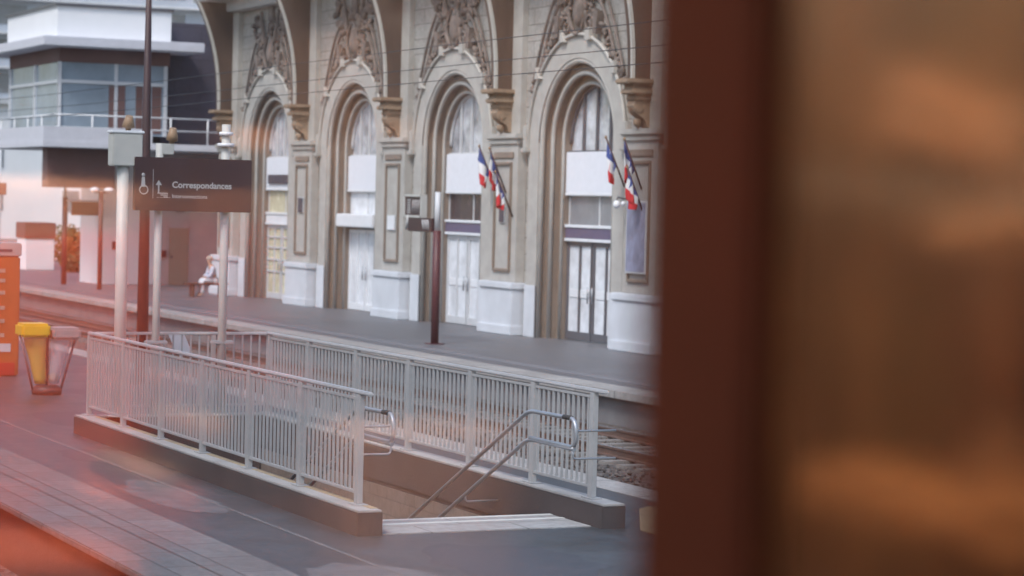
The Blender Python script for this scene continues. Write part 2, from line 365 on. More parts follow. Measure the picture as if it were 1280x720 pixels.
# stair flight and well
b = MB()
for i in range(17):
    x1_ = SX1-.012-.32*i; b.box(x1_-.32, x1_, SY0, SY1, -3.4, -.165*(i+1))
struct(b.build('stair_flight', M['step']))
struct(MB().box(-33.1, SX1-.012-.32*17-.002, SY0, SY1, -3.4, -2.82).build('underpass_floor', M['step']))
for nm, ya, yb, xe in (('near', 9.06, 9.338, -22.58), ('far', 11.762, 12.04, -22.42)):
    w = thing('stairwell_wall', {'near': 'low dark concrete curb wall on the near side of the stair opening', 'far': 'low dark concrete curb wall on the far side of the stair opening'}[nm], 'low wall', (0, 0, 0))
    MB().box(-33.4, xe, ya, yb, -.2, .235, .008).build('curb_wall', M['concrete'], w)
    MB().box(-33.4, xe, ya+.01, yb-.01, .236, .262, .006).build('coping', M['curbtop'], w)
    MB().box(-33.4, SX1, ya+.02, yb-.02, -.25 if nm == 'far' else -.25, -.201).build('joint', M['concrete'], w)
    MB().box(-33.4, SX1-.02, ya+.01, yb-.01, -3.4, -.252).build('tiled_lining', M['tile'], w)
w = thing('stairwell_wall', 'low concrete wall closing the far left end of the stair opening', 'low wall')
MB().box(-33.39, -33.12, SY0, SY1, -3.4, .235, .006).build('curb_wall', M['concrete'], w)
MB().box(-33.38, -33.13, SY0, SY1, .236, .262, .004).build('coping', M['curbtop'], w)

# railings
def railing(label, y, x0, x1, posts, over=.25):
    t = thing('stair_railing', label, 'railing', (0, 0, 0), 'railings round the stair opening')
    MB().box(x0-.05, x1+over, y-.032, y+.032, 1.40, 1.44, .012).build('top_rail', M['toprail'], t)
    MB().box(x0, x1, y-.018, y+.018, .37, .405, .006).build('bottom_rail', M['rail_paint'], t)
    MB().box(x0, x1, y-.014, y+.014, 1.335, 1.365, .004).build('under_rail', M['rail_paint'], t)
    for p in posts:
        q = MB().box(p-.052, p+.052, y-.03, y+.03, .27, 1.399, .006).build('post', M['rail_paint'], t)
        MB().box(p-.12, p+.12, y-.07, y+.07, .262, .274, .003).build('base_plate', M['rail_paint'], q)
    ps = sorted(posts)
    for a, c in zip(ps[:-1], ps[1:]):
        n = int(round((c-a)/.125)); st = (c-a)/n
        for i in range(1, n):
            x = a+i*st
            MB().box(x-.013, x+.013, y-.011, y+.011, .4, 1.34).build('baluster', M['rail_paint'], t)
railing('near side pale metal railing with closely spaced bars above the stairs', 9.25, -33.3, -23.0, [-23.04-1.71*k for k in range(7)])
railing('far side pale metal railing with closely spaced bars, on the track side of the stairs', 11.9, -33.3, -22.9, [-22.94, -24.4, -26.12, -28.0, -29.8, -31.6, -33.25])
t = thing('stair_railing', 'short pale metal railing across the far left end of the stair opening', 'railing', (0, 0, 0), 'railings round the stair opening')
xe = -33.25
MB().box(xe-.03, xe+.03, 9.3, 11.86, 1.40, 1.44, .012).build('top_rail', M['toprail'], t)
MB().box(xe-.018, xe+.018, 9.3, 11.86, .37, .405, .006).build('bottom_rail', M['rail_paint'], t)
for y in (10.15, 11.05):
    MB().box(xe-.028, xe+.028, y-.03, y+.03, .27, 1.399, .006).build('post', M['rail_paint'], t)
for i in range(1, 20):
    y = 9.28+i*.13
    if min(abs(y-10.15), abs(y-11.05)) > .06: MB().box(xe-.011, xe+.011, y-.011, y+.011, .4, 1.4).build('baluster', M['rail_paint'], t)

# stainless handrails, bent tubes
def bend(pts, r=.12, n=6):
    out = [Vector(pts[0])]
    for i in range(1, len(pts)-1):
        p = Vector(pts[i]); a = (Vector(pts[i-1])-p); c = (Vector(pts[i+1])-p)
        ra = min(r, a.length*.45, c.length*.45); A = p+a.normalized()*ra; B_ = p+c.normalized()*ra
        for k in range(n+1):
            u = k/n; out.append(A*(1-u)**2 + p*2*u*(1-u) + B_*u*u)
    out.append(Vector(pts[-1])); return out
def handrail(label, y, xt, yb, xend):
    t = thing('handrail', label, 'handrail', (0, 0, 0), 'steel handrails down the stairs')
    zt, zl = 1.17, .88; sl = .494; L_ = 5.4
    MB().tube(bend([(xt-L_, y, zt-sl*L_), (xt, y, zt), (xend, y, zt+.01), (xend+.02, y, zl), (xt+.05, y, zl)], .14, 8), .0235, 12).build('upper_tube', M['steel'], t)
    MB().tube(bend([(xt-L_, y, zl-sl*L_-.02), (xt, y, zl-.015), (xend-.02, y, zl-.015)], .14, 8), .0235, 12).build('lower_tube', M['steel'], t)
    for z in (zt-.12, zl-.12):
        MB().tube(bend([(xend-.05, y, z+.1), (xend-.05, y, z), (xend-.05, yb, z)], .05), .012, 8).build('wall_bracket', M['steel'], t)
    for k in (1.6, 3.4):
        MB().tube(bend([(xt-k, y, zl-sl*k), (xt-k, y, zl-sl*k-.1), (xt-k, yb, zl-sl*k-.1)], .05), .012, 8).build('wall_bracket', M['steel'], t)
    MB().tube([(xend-.28, y, zt+.008), (xend-.1, y, zt+.012)], .026, 12).build('rubber_sleeve', M['black'], t)
handrail('double steel handrail descending along the far wall of the stairs', 11.35, -23.4, 11.85, -22.28)
handrail('double steel handrail descending along the near wall of the stairs', 9.66, -24.1, 9.3, -23.14)

# ------------------------------------------------------------------ overhead sign, posts
t = thing('overhead_sign', 'dark overhead sign reading Correspondances above the stair head railing', 'sign', (-32.90, 0, 0))
MB().box(-.05, .05, 9.72, 11.44, 3.17, 3.92, .01).build('sign_panel', M['sign'], t)
def text(s, size, y, z, name, parent, bold=0, x=.054, material=None):
    cu = bpy.data.curves.new(name, 'FONT'); cu.body = s; cu.size = size; cu.extrude = .001; cu.offset = bold
    tmp = bpy.data.objects.new(name, cu); C.objects.link(tmp)
    me = bpy.data.meshes.new_from_object(tmp.evaluated_get(bpy.context.evaluated_depsgraph_get())); me.name = name
    C.objects.unlink(tmp); bpy.data.objects.remove(tmp)
    me.materials.clear(); me.materials.append(material or M['sign_white'])
    o = bpy.data.objects.new(name, me); C.objects.link(o); o.parent = parent
    o.location = (x, y, z); o.rotation_euler = (PI/2, 0, PI/2)
    return o
text('Correspondances', .122, 10.26, 3.50, 'lettering', t, .003)
text('Interconnections', .076, 10.26, 3.355, 'small_lettering', t, .0008)
b = MB()                                                                     # stairs-with-arrow pictogram
for k in range(3): b.box(.051, .055, 10.05+k*.045, 10.20, 3.36+.025*(2-k)-.0, 3.362+.025*(2-k)+.012)
b.box(.051, .055, 10.055, 10.075, 3.42, 3.54); b.prism([(10.02, 3.53), (10.11, 3.53), (10.065, 3.60)], 'x', .051, .055)
b.build('stairs_pictogram', M['sign_white'], t)
b = MB()
b.blob((.052, 9.84, 3.67), (.004, .028, .028), 1); b.prism([(9.81, 3.5), (9.87, 3.5), (9.86, 3.64), (9.82, 3.64)], 'x', .051, .055)
b.tube([(.053, 9.85+.06*math.cos(a), 3.46+.06*math.sin(a)) for a in [2*PI*i/16 for i in range(17)]], .009, 5)
b.build('lift_pictogram', M['sign_white'], t)
MB().box(.051, .055, 9.98, 9.986, 3.34, 3.75).build('divider', M['sign_white'], t)
MB().box(.0505, .0525, 10.04, 10.24, 3.355, 3.36).build('pictogram_baseline', M['sign_white'], t)

def post(name, label, y, r, top, x=-33.02, m='pole', base=.262):
    t = thing(name, label, 'post', (x, y, base), 'grey posts at the end of the stairs')
    MB().tube([(0, 0, 0), (0, 0, top-base)], r, 16).build('shaft', M[m], t)
    MB().tube([(0, 0, 0), (0, 0, .015)], r*1.8, 16).build('base_flange', M[m], t)
    return t
p = post('sign_post', 'thick pale grey post with a square box on top, nearest of the sign posts', 9.60, .085, 3.86)
MB().box(-.13, .13, -.19, .24, 3.52, 3.98, .015).build('junction_box', M['pole'], p)
MB().box(-.14, .14, -.21, .26, 3.98, 4.02, .01).build('box_lid', M['white'], p)
p.children[0].scale = (1, 1, 1)
q = tag(MB().tube([(0, 0, 0), (0, 0, .05), (0, 0, .055)], [.04, .04, .09], 14).tube([(0, 0, .05), (.02, 0, .12), (.05, 0, .2)], [.09, .075, .05], 14).build('loudspeaker', M['tan']), 'small tan loudspeaker standing on the square box of the grey post', 'loudspeaker'); q.location = (-33.02, 9.66, 4.285)
p2 = post('sign_post', 'slim pale grey post beside the dark mast, carrying the middle of the sign', 10.12, .055, 4.12)
q = tag(MB().tube([(0, 0, 0), (0, 0, .05), (0, 0, .055)], [.04, .04, .085], 14).tube([(0, 0, .05), (.02, 0, .12), (.05, 0, .22)], [.085, .075, .045], 14).build('loudspeaker', M['tan']), 'small tan loudspeaker atop the slim post right of the dark mast', 'loudspeaker'); q.location = (-33.02, 10.30, 4.12)
MB().box(-.05, .05, .02, .2, 3.70, 3.856, .01).build('top_bracket', M['pole'], p2)
p3 = post('sign_post', 'slim pale grey post carrying the right part of the sign, with ringed top', 11.1, .062, 4.42)
MB().tube([(0, 0, 4.0), (0, 0, 4.05)], .10, 14).build('ring', M['white'], p3)
MB().tube([(0, 0, 3.84), (0, 0, 3.89)], .12, 14).build('ring', M['white'], p3)
for pp in (p2, p3):
    MB().box(-.06, .06, -.16, .16, 1.02, 1.07, .01).build('clamp', M['rail_paint'], pp)
t = thing('plate', 'blank pale metal plate tilted behind the end railing of the stairs', 'plate', (-33.9, 10.78, .0))
MB().prism([(-.20, 1.36), (.04, 1.36), (.16, 1.10), (-.08, 1.10)], 'x', -.01, .01).build('panel', M['whitewash'], t)
MB().tube([(-.03, 0, 0), (-.03, 0, 1.2)], .02, 8).build('stem', M['pole'], t)

t = thing('catenary_mast', 'tall dark tapering mast rising beyond the stairs, behind the sign', 'mast', (-42, 12.62, 0))
MB().tube([(0, 0, 0), (0, 0, 3.8), (0, 0, 9)], [.115, .085, .03], 14).build('shaft', M['mast'], t)
MB().box(-.2, .2, -.2, .2, 0, .03, .005).build('base_plate', M['mast'], t)

# wires
for y, z, lab in ((17.9, 5.6, 'lowest thin overhead wire crossing the facade arches'), (17.9, 6.24, 'highest thin overhead wire crossing the facade arches'), (18.8, 5.98, 'middle thin overhead wire crossing the facade arches')):
    tag(MB().tube([(-150+i*10, y, z+.03*math.sin(i*1.3)) for i in range(18)], .0085, 6).build('overhead_wire', M['wire']), lab, 'wire', 'overhead wires')

# ------------------------------------------------------------------ station building
YF = 27.0
ST = thing('station_building', 'ornate pale stone station building with tall arched doorways and brown brackets', 'station')
C0, BAY = -75.72, 7.5; NB = 6
SP, R1 = 4.95, 1.98          # spring height, outer opening radius
ZT = 9.7
def arc(c, r, n=28): return [(c - r*math.cos(PI*i/n), SP + r*math.sin(PI*i/n)) for i in range(n+1)]
def arch_wall(b, c, hb, r, y, top, yback):
    """wall face with an arched opening and its reveal back to yback"""
    A = arc(c, r)
    b.face([(c-hb, y, 0), (c-r, y, 0), (c-r, y, SP), (c-hb, y, SP)]); b.face([(c+r, y, 0), (c+hb, y, 0), (c+hb, y, SP), (c+r, y, SP)])
    if hb > r+.01:
        b.face([(c-hb, y, SP), (c-r, y, SP), (c-r, y, top), (c-hb, y, top)]); b.face([(c+r, y, SP), (c+hb, y, SP), (c+hb, y, top), (c+r, y, top)])
    for (x0, z0), (x1, z1) in zip(A[:-1], A[1:]):
        b.face([(x0, y, z0), (x1, y, z1), (x1, y, top), (x0, y, top)])
def reveal(b, c, r, y, yb):
    A = [(c-r, 0)] + arc(c, r) + [(c+r, 0)]
    for (x0, z0), (x1, z1) in zip(A[:-1], A[1:]): b.face([(x0, y, z0), (x1, y, z1), (x1, yb, z1), (x0, yb, z0)], smooth=False)
def ring(b, c, ra, rb, y, down=True):
    A, B_ = arc(c, ra), arc(c, rb)
    if down: A = [(c-ra, 0)]+A+[(c+ra, 0)]; B_ = [(c-rb, 0)]+B_+[(c+rb, 0)]
    for i in range(len(A)-1):
        b.face([(A[i][0], y, A[i][1]), (A[i+1][0], y, A[i+1][1]), (B_[i+1][0], y, B_[i+1][1]), (B_[i][0], y, B_[i][1])])
b = MB()
for k in range(NB): arch_wall(b, C0+k*BAY, BAY/2, R1, YF, ZT, YF)
xl, xr = C0-BAY/2-1.15, C0+(NB-.5)*BAY
b.face([(xl, YF, 0), (C0-BAY/2, YF, 0), (C0-BAY/2, YF, ZT), (xl, YF, ZT)])
b.face([(xl, YF, 0), (xl, YF+14, 0), (xl, YF+14, ZT), (xl, YF, ZT)]); b.face([(xr, YF, 0), (xr, YF+14, 0), (xr, YF+14, ZT), (xr, YF, ZT)])
b.build('wall', M['stone'], ST)
MB().box(xl-.3, xr+.3, YF-.1, YF+14, ZT+.9, ZT+1.4).build('roof', M['zinc'], ST)
# eave cornice with dentils
b = MB().box(xl-.2, xr+.2, YF-.42, YF+.3, ZT, ZT+.35, .03).box(xl-.35, xr+.35, YF-1.35, YF+.3, ZT+.62, ZT+.9, .04)
for i in range(int((xr-xl)/.42)): b.box(xl+i*.42, xl+i*.42+.2, YF-1.2, YF+.1, ZT+.35, ZT+.62)
b.build('cornice', M['zinc'], ST)

def pathring(c, r): return [(c-r, 0)] + arc(c, r) + [(c+r, 0)]
def bay(k):
    c = C0+k*BAY; rnd = random.Random(k)
    # stepped archivolt
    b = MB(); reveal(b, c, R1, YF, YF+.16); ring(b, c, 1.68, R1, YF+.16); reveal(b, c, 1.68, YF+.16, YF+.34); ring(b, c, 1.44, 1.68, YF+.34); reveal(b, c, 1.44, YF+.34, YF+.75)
    b.build('arch_reveal', M['stone_warm'], ST, fix=False)  # darker brown stone paints shade into the stepped reveal
    b = MB(); P_ = lambda r, y: [(x, y, z) for x, z in pathring(c, r)]
    b.tube(P_(R1+.02, YF-.02), .075, 8); b.tube(P_(1.70, YF+.13), .06, 8); b.tube(P_(1.46, YF+.31), .045, 8)
    b.build('arch_moulding', M['stone_plain'], ST)
    # flat raised hood band round the arch
    b = MB(); A, B_ = arc(c, R1+.08), arc(c, 2.62); y = YF-.10
    for i in range(len(A)-1):
        b.face([(A[i][0], y, A[i][1]), (A[i+1][0], y, A[i+1][1]), (B_[i+1][0], y, B_[i+1][1]), (B_[i][0], y, B_[i][1])])
        b.face([(B_[i][0], y, B_[i][1]), (B_[i+1][0], y, B_[i+1][1]), (B_[i+1][0], YF+.02, B_[i+1][1]), (B_[i][0], YF+.02, B_[i][1])])
    for s in (-1, 1):
        b.box(c+s*(R1+.08) if s > 0 else c-2.62, c+2.62 if s > 0 else c-R1-.08, y, YF+.02, 1.3, SP)
    b.build('hood_band', M['stone_plain'], ST)
    b = MB(); b.tube([(x, YF-.13, z) for x, z in arc(c, 2.64)], .05, 8)
    for s in (-1, 1):
        for ang in (40, 75): a = R(ang); xx, zz = c+s*2.66*math.cos(a), SP+2.66*math.sin(a); b.prism([(xx-.13, zz-.1), (xx+.13, zz-.1), (xx+.1*s, zz+.2), (xx-.1, zz+.15)], 'y', YF-.22, YF)
        b.box(c+s*2.7-.12, c+s*2.7+.12, YF-.2, YF, SP-.15, SP+.45, .03); b.box(c+s*2.7-.16, c+s*2.7+.16, YF-.24, YF, SP-.25, SP-.13, .02)
    b.build('hood_moulding', M['stone_plain'], ST)
    # carved relief: cartouche, scrolls, garlands
    b = MB(); zc = 8.15
    b.blob((c, YF-.08, zc), (.30, .13, .40), 2); b.tube([(c+.42*math.cos(a)*(1+.12*math.cos(4*a)), YF-.14, zc+.56*math.sin(a)) for a in [2*PI*i/28 for i in range(29)]], .055, 6)
    def leafy(cx, cz, r, n, sz):
        for _ in range(n):
            a = rnd.uniform(0, 2*PI); q = r*math.sqrt(rnd.random()); rot = Matrix.Rotation(rnd.uniform(0, PI), 4, 'Y')
            b.blob((cx+q*math.cos(a), YF-.03-.08*rnd.random(), cz+q*math.sin(a)), (sz*rnd.uniform(.5, .8), .09, sz*rnd.uniform(1, 1.7)), 1, .2, rot)
    for s in (-1, 1):
        leafy(c+s*1.0, zc+.62, .42, 20, .12); leafy(c+s*1.45, zc+1.05, .28, 9, .11)
        for j in range(14):
            u = j/13; leafy(c+s*(.5+2.0*u), zc+.15-.35*math.sin(PI*u*.8)-1.75*u**1.7, .10, 3, .085)
        for ph in (0, .18): b.tube([(c+s*(1.0+ph+1.25*u), YF-.1, zc+.25+ph*1.3-2.1*u**1.5) for u in [i/14 for i in range(15)]], .045, 6)
        b.tube([(c+s*(.62+.26*(1-u*.8)*math.cos(u*8)), YF-.12, zc-.35+.26*(1-u*.8)*math.sin(u*8)) for u in [i/20 for i in range(21)]], .05, 6)
        b.tube([(c+s*(.5+.35*u), YF-.12, zc+.3+1.1*u) for u in [i/8 for i in range(9)]], [.09-.005*i for i in range(9)], 6)
        b.prism([(c+s*.95, zc-.60), (c+s*1.12, zc-.62), (c+s*1.2, zc-.05), (c+s*.95, zc-.05)], 'y', YF-.2, YF)
    leafy(c, zc+.9, .3, 12, .13)
    b.prism([(c-.22, zc+1.1), (c+.22, zc+1.1), (c+.16, ZT-.02), (c-.16, ZT-.02)], 'y', YF-.12, YF)
    b.build('relief_sculpture', M['stone_carved'], ST)
    # infill: arched window, blind, transom, band, doors
    yg = YF+.5
    W = thing_child = MB(); A = arc(c, 1.44)
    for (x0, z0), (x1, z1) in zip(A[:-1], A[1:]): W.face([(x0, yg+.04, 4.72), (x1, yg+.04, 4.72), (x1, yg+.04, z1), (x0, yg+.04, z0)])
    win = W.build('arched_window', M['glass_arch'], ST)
    b = MB()
    for xm in (-.72, 0, .72): b.box(c+xm-.04, c+xm+.04, yg-.03, yg+.03, 4.72, SP+math.sqrt(1.44**2-xm*xm))
    b.box(c-1.44, c+1.44, yg-.05, yg+.033, 4.68, 4.76)
    b.tube([(x, yg, z) for x, z in arc(c, 1.40)], .05, 6); b.build('mullions', M['frame_lite'] if k != 3 else M['frame_grey'], win)
    bl = MB().box(c-1.43, c+1.43, yg-.12, yg-.06, 3.72, 4.72, .01).build('blind', M['shade'], ST)
    MB().box(c-1.43, c+1.43, yg-.14, yg-.05, 3.62, 3.72, .02).build('blind_rail', M['white'], bl)
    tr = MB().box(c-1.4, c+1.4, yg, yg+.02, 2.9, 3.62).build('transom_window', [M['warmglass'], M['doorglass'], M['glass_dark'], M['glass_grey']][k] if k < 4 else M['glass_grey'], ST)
    b = MB()
    for xm in (-1.4, .25, 1.36) if k != 1 else (-1.4, 0, 1.36): b.box(c+xm, c+xm+.05, yg-.03, yg-.004, 2.9, 3.6)
    b.build('transom_frame', M['frame_lite'], tr)
    if k == 1:
        MB().box(c-1.55, c+1.43, yg-.45, yg-.02, 2.55, 2.95, .03).build('entrance_canopy', M['white'], ST)
    else:
        q = MB().box(c-1.43, c+1.43, yg-.10, yg-.02, 2.56, 2.82).build('fascia', M['purple'] if k in (2, 3, 4, 5) else M['white'], ST)
        MB().box(c-1.43, c+1.43, yg-.13, yg-.02, 2.825, 2.90, .01).box(c-1.43, c+1.43, yg-.13, yg-.02, 2.48, 2.555, .01).build('trim', M['white'], q)
    if k == 0:
        MB().box(c-1.1, c+1.43, yg-.18, yg-.13, 3.85, 4.15).build('sign_board', M['plaque'], ST)
    dr = MB()
    for s in (-1, 1):
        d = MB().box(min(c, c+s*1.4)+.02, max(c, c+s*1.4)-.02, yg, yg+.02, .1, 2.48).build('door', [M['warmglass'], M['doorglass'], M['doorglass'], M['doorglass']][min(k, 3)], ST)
        b = MB(); x0, x1 = sorted((c+s*.03, c+s*1.4))
        for xm in (x0, x1-.07, (x0+x1)/2-.02): b.box(xm, xm+.07, yg-.05, yg-.005, .02, 2.47)
        b.box(x0+.07, x1-.07, yg-.045, yg-.006, .02, .22); b.box(x0+.07, x1-.07, yg-.045, yg-.006, 2.37, 2.47)
        if k == 0:
            for zz in (.9, 1.3, 1.7, 2.05): b.box(x0+.07, x1-.07, yg-.045, yg-.006, zz, zz+.05)
        b.build('door_frame', M['frame_lite'] if k in (0, 2) else (M['white'] if k == 1 else M['frame_grey']), d)
        MB().tube([(c+s*.12, yg-.10, .95), (c+s*.12, yg-.10, 1.35)], .02, 8).build('handle', M['steel'], d)
        if k >= 2: MB().box(x0+.14, x1-.14, yg-.02, yg-.008, 1.08, 1.28).build('door_sticker', M['white'], d)
    # plinths beside the opening (white painted jamb feet)
    for s in (-1, 1):
        MB().box(min(c+s*2.04, c+s*2.64), max(c+s*2.04, c+s*2.64), YF-.14, YF-.101, 0, 1.32, .01).build('jamb_plinth', M['whitewash'], ST)
for k in range(NB): bay(k)
# piers between bays
for k in range(NB+1):
    x = C0-BAY/2+k*BAY
    b = MB().box(x-.82, x+.82, YF-.26, YF, 1.36, 5.05, .015); b.box(x-.95, x+.95, YF-.38, YF+.0, 5.05, 5.2, .03).box(x-.88, x+.88, YF-.32, YF+.0, 4.92, 5.05, .02)
    b.box(x-.7, x+.7, YF-.16, YF, 5.2, ZT)
    b.build('pier', M['stone_plain'], ST)
    b = MB()
    for (xa, xb, za, zb) in ((x-.52, x+.52, 4.38, 4.46), (x-.52, x+.52, 1.62, 1.70), (x-.52, x-.44, 1.7, 4.38), (x+.44, x+.52, 1.7, 4.38)): b.box(xa, xb, YF-.32, YF-.255, za, zb, .015)
    b.box(x-.6, x+.6, YF-.30, YF-.25, 4.55, 4.72, .02)
    b.build('panel_frame', M['stone_warm'], ST)
    b = MB().box(x-.98, x+.98, YF-.42, YF+.0, 0, 1.18, .02).box(x-1.03, x+1.03, YF-.47, YF, 1.18, 1.36, .03).box(x-1.03, x+1.03, YF-.47, YF, 0, .25, .02)
    b.build('plinth', M['whitewash'], ST)
    # corbel and curved bracket
    b = MB()
    for z0, z1, d, w in ((5.84, 5.94, .46, .22), (5.98, 6.10, .58, .28), (6.14, 6.20, .52, .25), (6.22, 6.34, .70, .33)): b.box(x-w, x+w, YF-.15-d, YF-.1, z0, z1, .03)
    for z0, z1, d, w in ((5.94, 5.98, .42, .2), (6.10, 6.14, .5, .23), (6.20, 6.22, .5, .23)): b.box(x-w, x+w, YF-.15-d, YF-.12, z0, z1)
    con = [(YF-.12, 5.84), (YF-.56, 5.84), (YF-.60, 5.72), (YF-.55, 5.58), (YF-.42, 5.48), (YF-.30, 5.42), (YF-.25, 5.32), (YF-.22, 5.24), (YF-.12, 5.22)]
    b.prism(con, 'x', x-.17, x+.17)
    b.tube([(x, YF-.50, 5.64), (x, YF-.50, 5.641)], [.12, .12], 8)
    b.tube([(x-.19, YF-.45, 5.66), (x+.19, YF-.45, 5.66)], .10, 12)
    b.tube([(x, YF-.36, 5.21), (x, YF-.40, 5.30), (x, YF-.40, 5.42)], [.03, .09, .11], 8)
    b.build('corbel', M['corbel'], ST)
    prof = []
    for i in range(15):
        u = i/14; prof.append((YF-.62-.80*(u**2.4), 6.34+u*(ZT+.3-6.34)))
    br = MB().prism(prof+[(YF-.12, ZT+.3), (YF-.12, 6.34)], 'x', x-.14, x+.14).build('bracket', M['bracket'], ST)
    b = MB()
    for (y0, z0), (y1, z1) in zip(prof[:-1], prof[1:]):
        b.face([(x+.06, y0-.03, z0), (x+.15, y0-.03, z0), (x+.15, y1-.03, z1), (x+.06, y1-.03, z1)]); b.face([(x+.15, y0-.03, z0), (x+.15, y0+.05, z0), (x+.15, y1+.05, z1), (x+.15, y1-.03, z1)]); b.face([(x+.06, y0-.03, z0), (x+.06, y0+.0, z0), (x+.06, y1+.0, z1), (x+.06, y1-.03, z1)])
    b.build('bracket_edge_highlight', M['bracket_edge_highlight'], br)
# fittings fixed to piers
PX = lambda k: C0-BAY/2+k*BAY
for k, nm, (w, z0, z1), mm, lab in ((1, 'plaque', (.2, 2.95, 3.4), 'plaque', 'small dark wall plaque on the pier between the two leftmost arches'), (3, 'plaque', (.14, 2.9, 3.3), 'plaque', 'small dark wall plaque on the pier right of the third arch'), (2, 'plaque', (.26, 2.55, 2.95), 'white', 'white wall plate on the pier right of the second arch')):
    t = thing(nm, lab, 'plaque', (PX(k), YF-.27, (z0+z1)/2)); MB().box(-w-.02, w+.02, -.03, 0, (z0-z1)/2-.02, (z1-z0)/2+.02, .004).build('backing', M['frame_lite'], t); MB().box(-w, w, -.045, -.031, (z0-z1)/2, (z1-z0)/2, .003).build('plate', M[mm], t)
t = thing('poster', 'tall bluish poster in a frame on the rightmost visible pier', 'poster', (PX(4)-.02, YF-.30, 2.68))
MB().box(-.50, .50, -.05, 0, -.85, .85, .008).build('frame', M['frame_lite'], t); MB().box(-.45, .45, -.056, -.051, -.80, .80).build('sheet', M['poster'], t)
t = thing('wall_lamp', 'white wall lamp above the bluish poster, below the flags', 'lamp', (PX(4)-0.58, YF-.28, 3.55))
MB().tube([(0, 0, 0), (0, -.28, .05), (0, -.3, -.02)], .02, 8).build('arm', M['frame_grey'], t); MB().blob((0, -.3, -.12), (.09, .09, .10), 2).blob((.1, -.18, -.1), (.06, .06, .06), 2).build('globe', M['white'], t)

# flags
def flag(label, x, zb, lean, ph, L_=.62):
    t = thing('flag', label, 'flag', (x, YF-.28, zb), 'flags on the facade')
    top = Vector((lean*.5, -.45, 1.15)); p0 = Vector((0, 0, 0))
    MB().tube([p0, top], .022, 8).build('flagpole', M['mast'], t)
    MB().blob(top, (.035, .035, .05), 1).build('finial', M['tan'], t)
    nu, nv = 30, 12; vs = []; b = MB()
    for i in range(nu+1):
        u = i/nu; row = []
        for j in range(nv+1):
            v = j/nv; a = p0.lerp(top, .45+.5*v)
            gather = 1-.55*u
            w = (v-.5)*gather
            mid = p0.lerp(top, .70)
            base = mid + (top-p0)*.55*w
            down = Vector((-.25*lean*u, -.05*u, -L_*u - .08*math.sin(PI*v)*u))
            fold = Vector((.055*math.sin(v*11+ph+u*2), .07*math.cos(v*9+ph*2+u*3), 0))*min(1, u*3)
            row.append(b.bm.verts.new(base+down+fold))
        vs.append(row)
    for i in range(nu):
        for j in range(nv):
            f = b.bm.faces.new((vs[i][j], vs[i+1][j], vs[i+1][j+1], vs[i][j+1])); f.smooth = True; f.material_index = min(2, int(3*i/nu))
    o = b.build('flag_cloth', [M['fl_blue'], M['fl_white'], M['fl_red']], t)
    so = o.modifiers.new('thick', 'SOLIDIFY'); so.thickness = .006
flag('drooping blue white and red flag, leftmost of the three beside the third arch', PX(3)-0.42, 3.72, -.3, .4)
flag('drooping blue white and red flag, middle one of the three beside the third arch', PX(3)+0.18, 3.66, -.2, 2.1)
flag('drooping blue white and red flag, lowest of the three beside the third arch', PX(3)+0.62, 3.05, -.3, 4.0, .5)
flag('drooping blue white and red flag, leftmost of the three above the wall lamp', PX(4)-.78, 3.85, -.3, 1.2)
flag('drooping blue white and red flag, middle one of the three above the bluish poster', PX(4)+0.08, 3.80, -.15, 3.3)
flag('drooping blue white and red flag, lowest of the three above the bluish poster', PX(4)+0.28, 3.15, -.2, 5.1, .5)

# ------------------------------------------------------------------ far platform furniture
t = thing('information_post', 'dark red post with grey upper part and two small display boards, before the third arch', 'post', (-52.75, 23.04, 0))
MB().tube([(0, 0, 0), (0, 0, 2.7)], .095, 14).build('lower_shaft', M['redpost'], t)
MB().tube([(0, 0, 2.7), (0, 0, 3.62)], .07, 14).build('upper_shaft', M['frame_lite'], t)
MB().box(-.18, .18, -.18, .18, 0, .02).build('base_plate', M['redpost'], t)
D = MB().box(-1.75, -.75, -.1, .02, 3.03, 3.52, .01).build('framed_display', M['sign'], t)
b = MB()
for (xa, xb, za, zb) in ((-1.78, -.72, 3.50, 3.55), (-1.78, -.72, 3.00, 3.05), (-1.80, -1.74, 3.0, 3.55), (-.77, -.71, 3.0, 3.55)): b.box(xa, xb, -.13, .03, za, zb)
b.build('display_frame', M['pole'], D)
b = MB()
for j in range(6): b.box(-1.62, -1.42, -.106, -.101, 3.1+j*.06, 3.13+j*.06)
for j in range(4): b.tube([(-1.3+.12*j, -.104, 3.1), (-1.25+.12*j, -.104, 3.42)], .018, 4)
b.build('display_rows', M['sign_white'], D)
E_ = MB().box(-1.5, -.05, -.12, .04, 2.66, 2.99, .01).build('lower_display', M['sign'], t)
b = MB()
for j in range(4): b.tube([(-.62+.11*j, -.124, 2.95), (-.56+.11*j, -.124, 2.72)], .02, 4)
b.tube([(-1.62, -.1, 2.7), (-1.52, -.1, 3.05)], .05, 6); b.build('display_marks', M['sign_white'], E_)

def platform_post(x, y, h, lab): return thing('platform_post', lab, 'post', (x, y, 0))
t = thing('platform_sign', 'small dark red hanging board on a dark post, far left of the platform', 'sign', (-87.8, 23.34, 0))
MB().tube([(0, 0, 0), (0, 0, 3.2)], .10, 12).build('post', M['redpost'], t); MB().tube([(0, 0, 3.2), (0, 0, 3.85)], .06, 12).build('post_top', M['pole'], t)
MB().box(-.05, .05, .25, 1.40, 2.55, 3.05, .01).build('board', M['redpost'], t); MB().box(-.09, .09, -.05, 1.5, 3.05, 3.13, .01).build('board_hood', M['slab_white'], t)
t = thing('platform_lamp', 'dark post with two white lamp heads below the balcony', 'lamp', (-83.2, 23.4, 0))
MB().tube([(0, 0, 0), (0, 0, 3.45)], .085, 12).build('post', M['redpost'], t)
MB().tube([(0, -.25, 3.42), (0, .3, 3.42)], .03, 8).build('crossarm', M['redpost'], t)
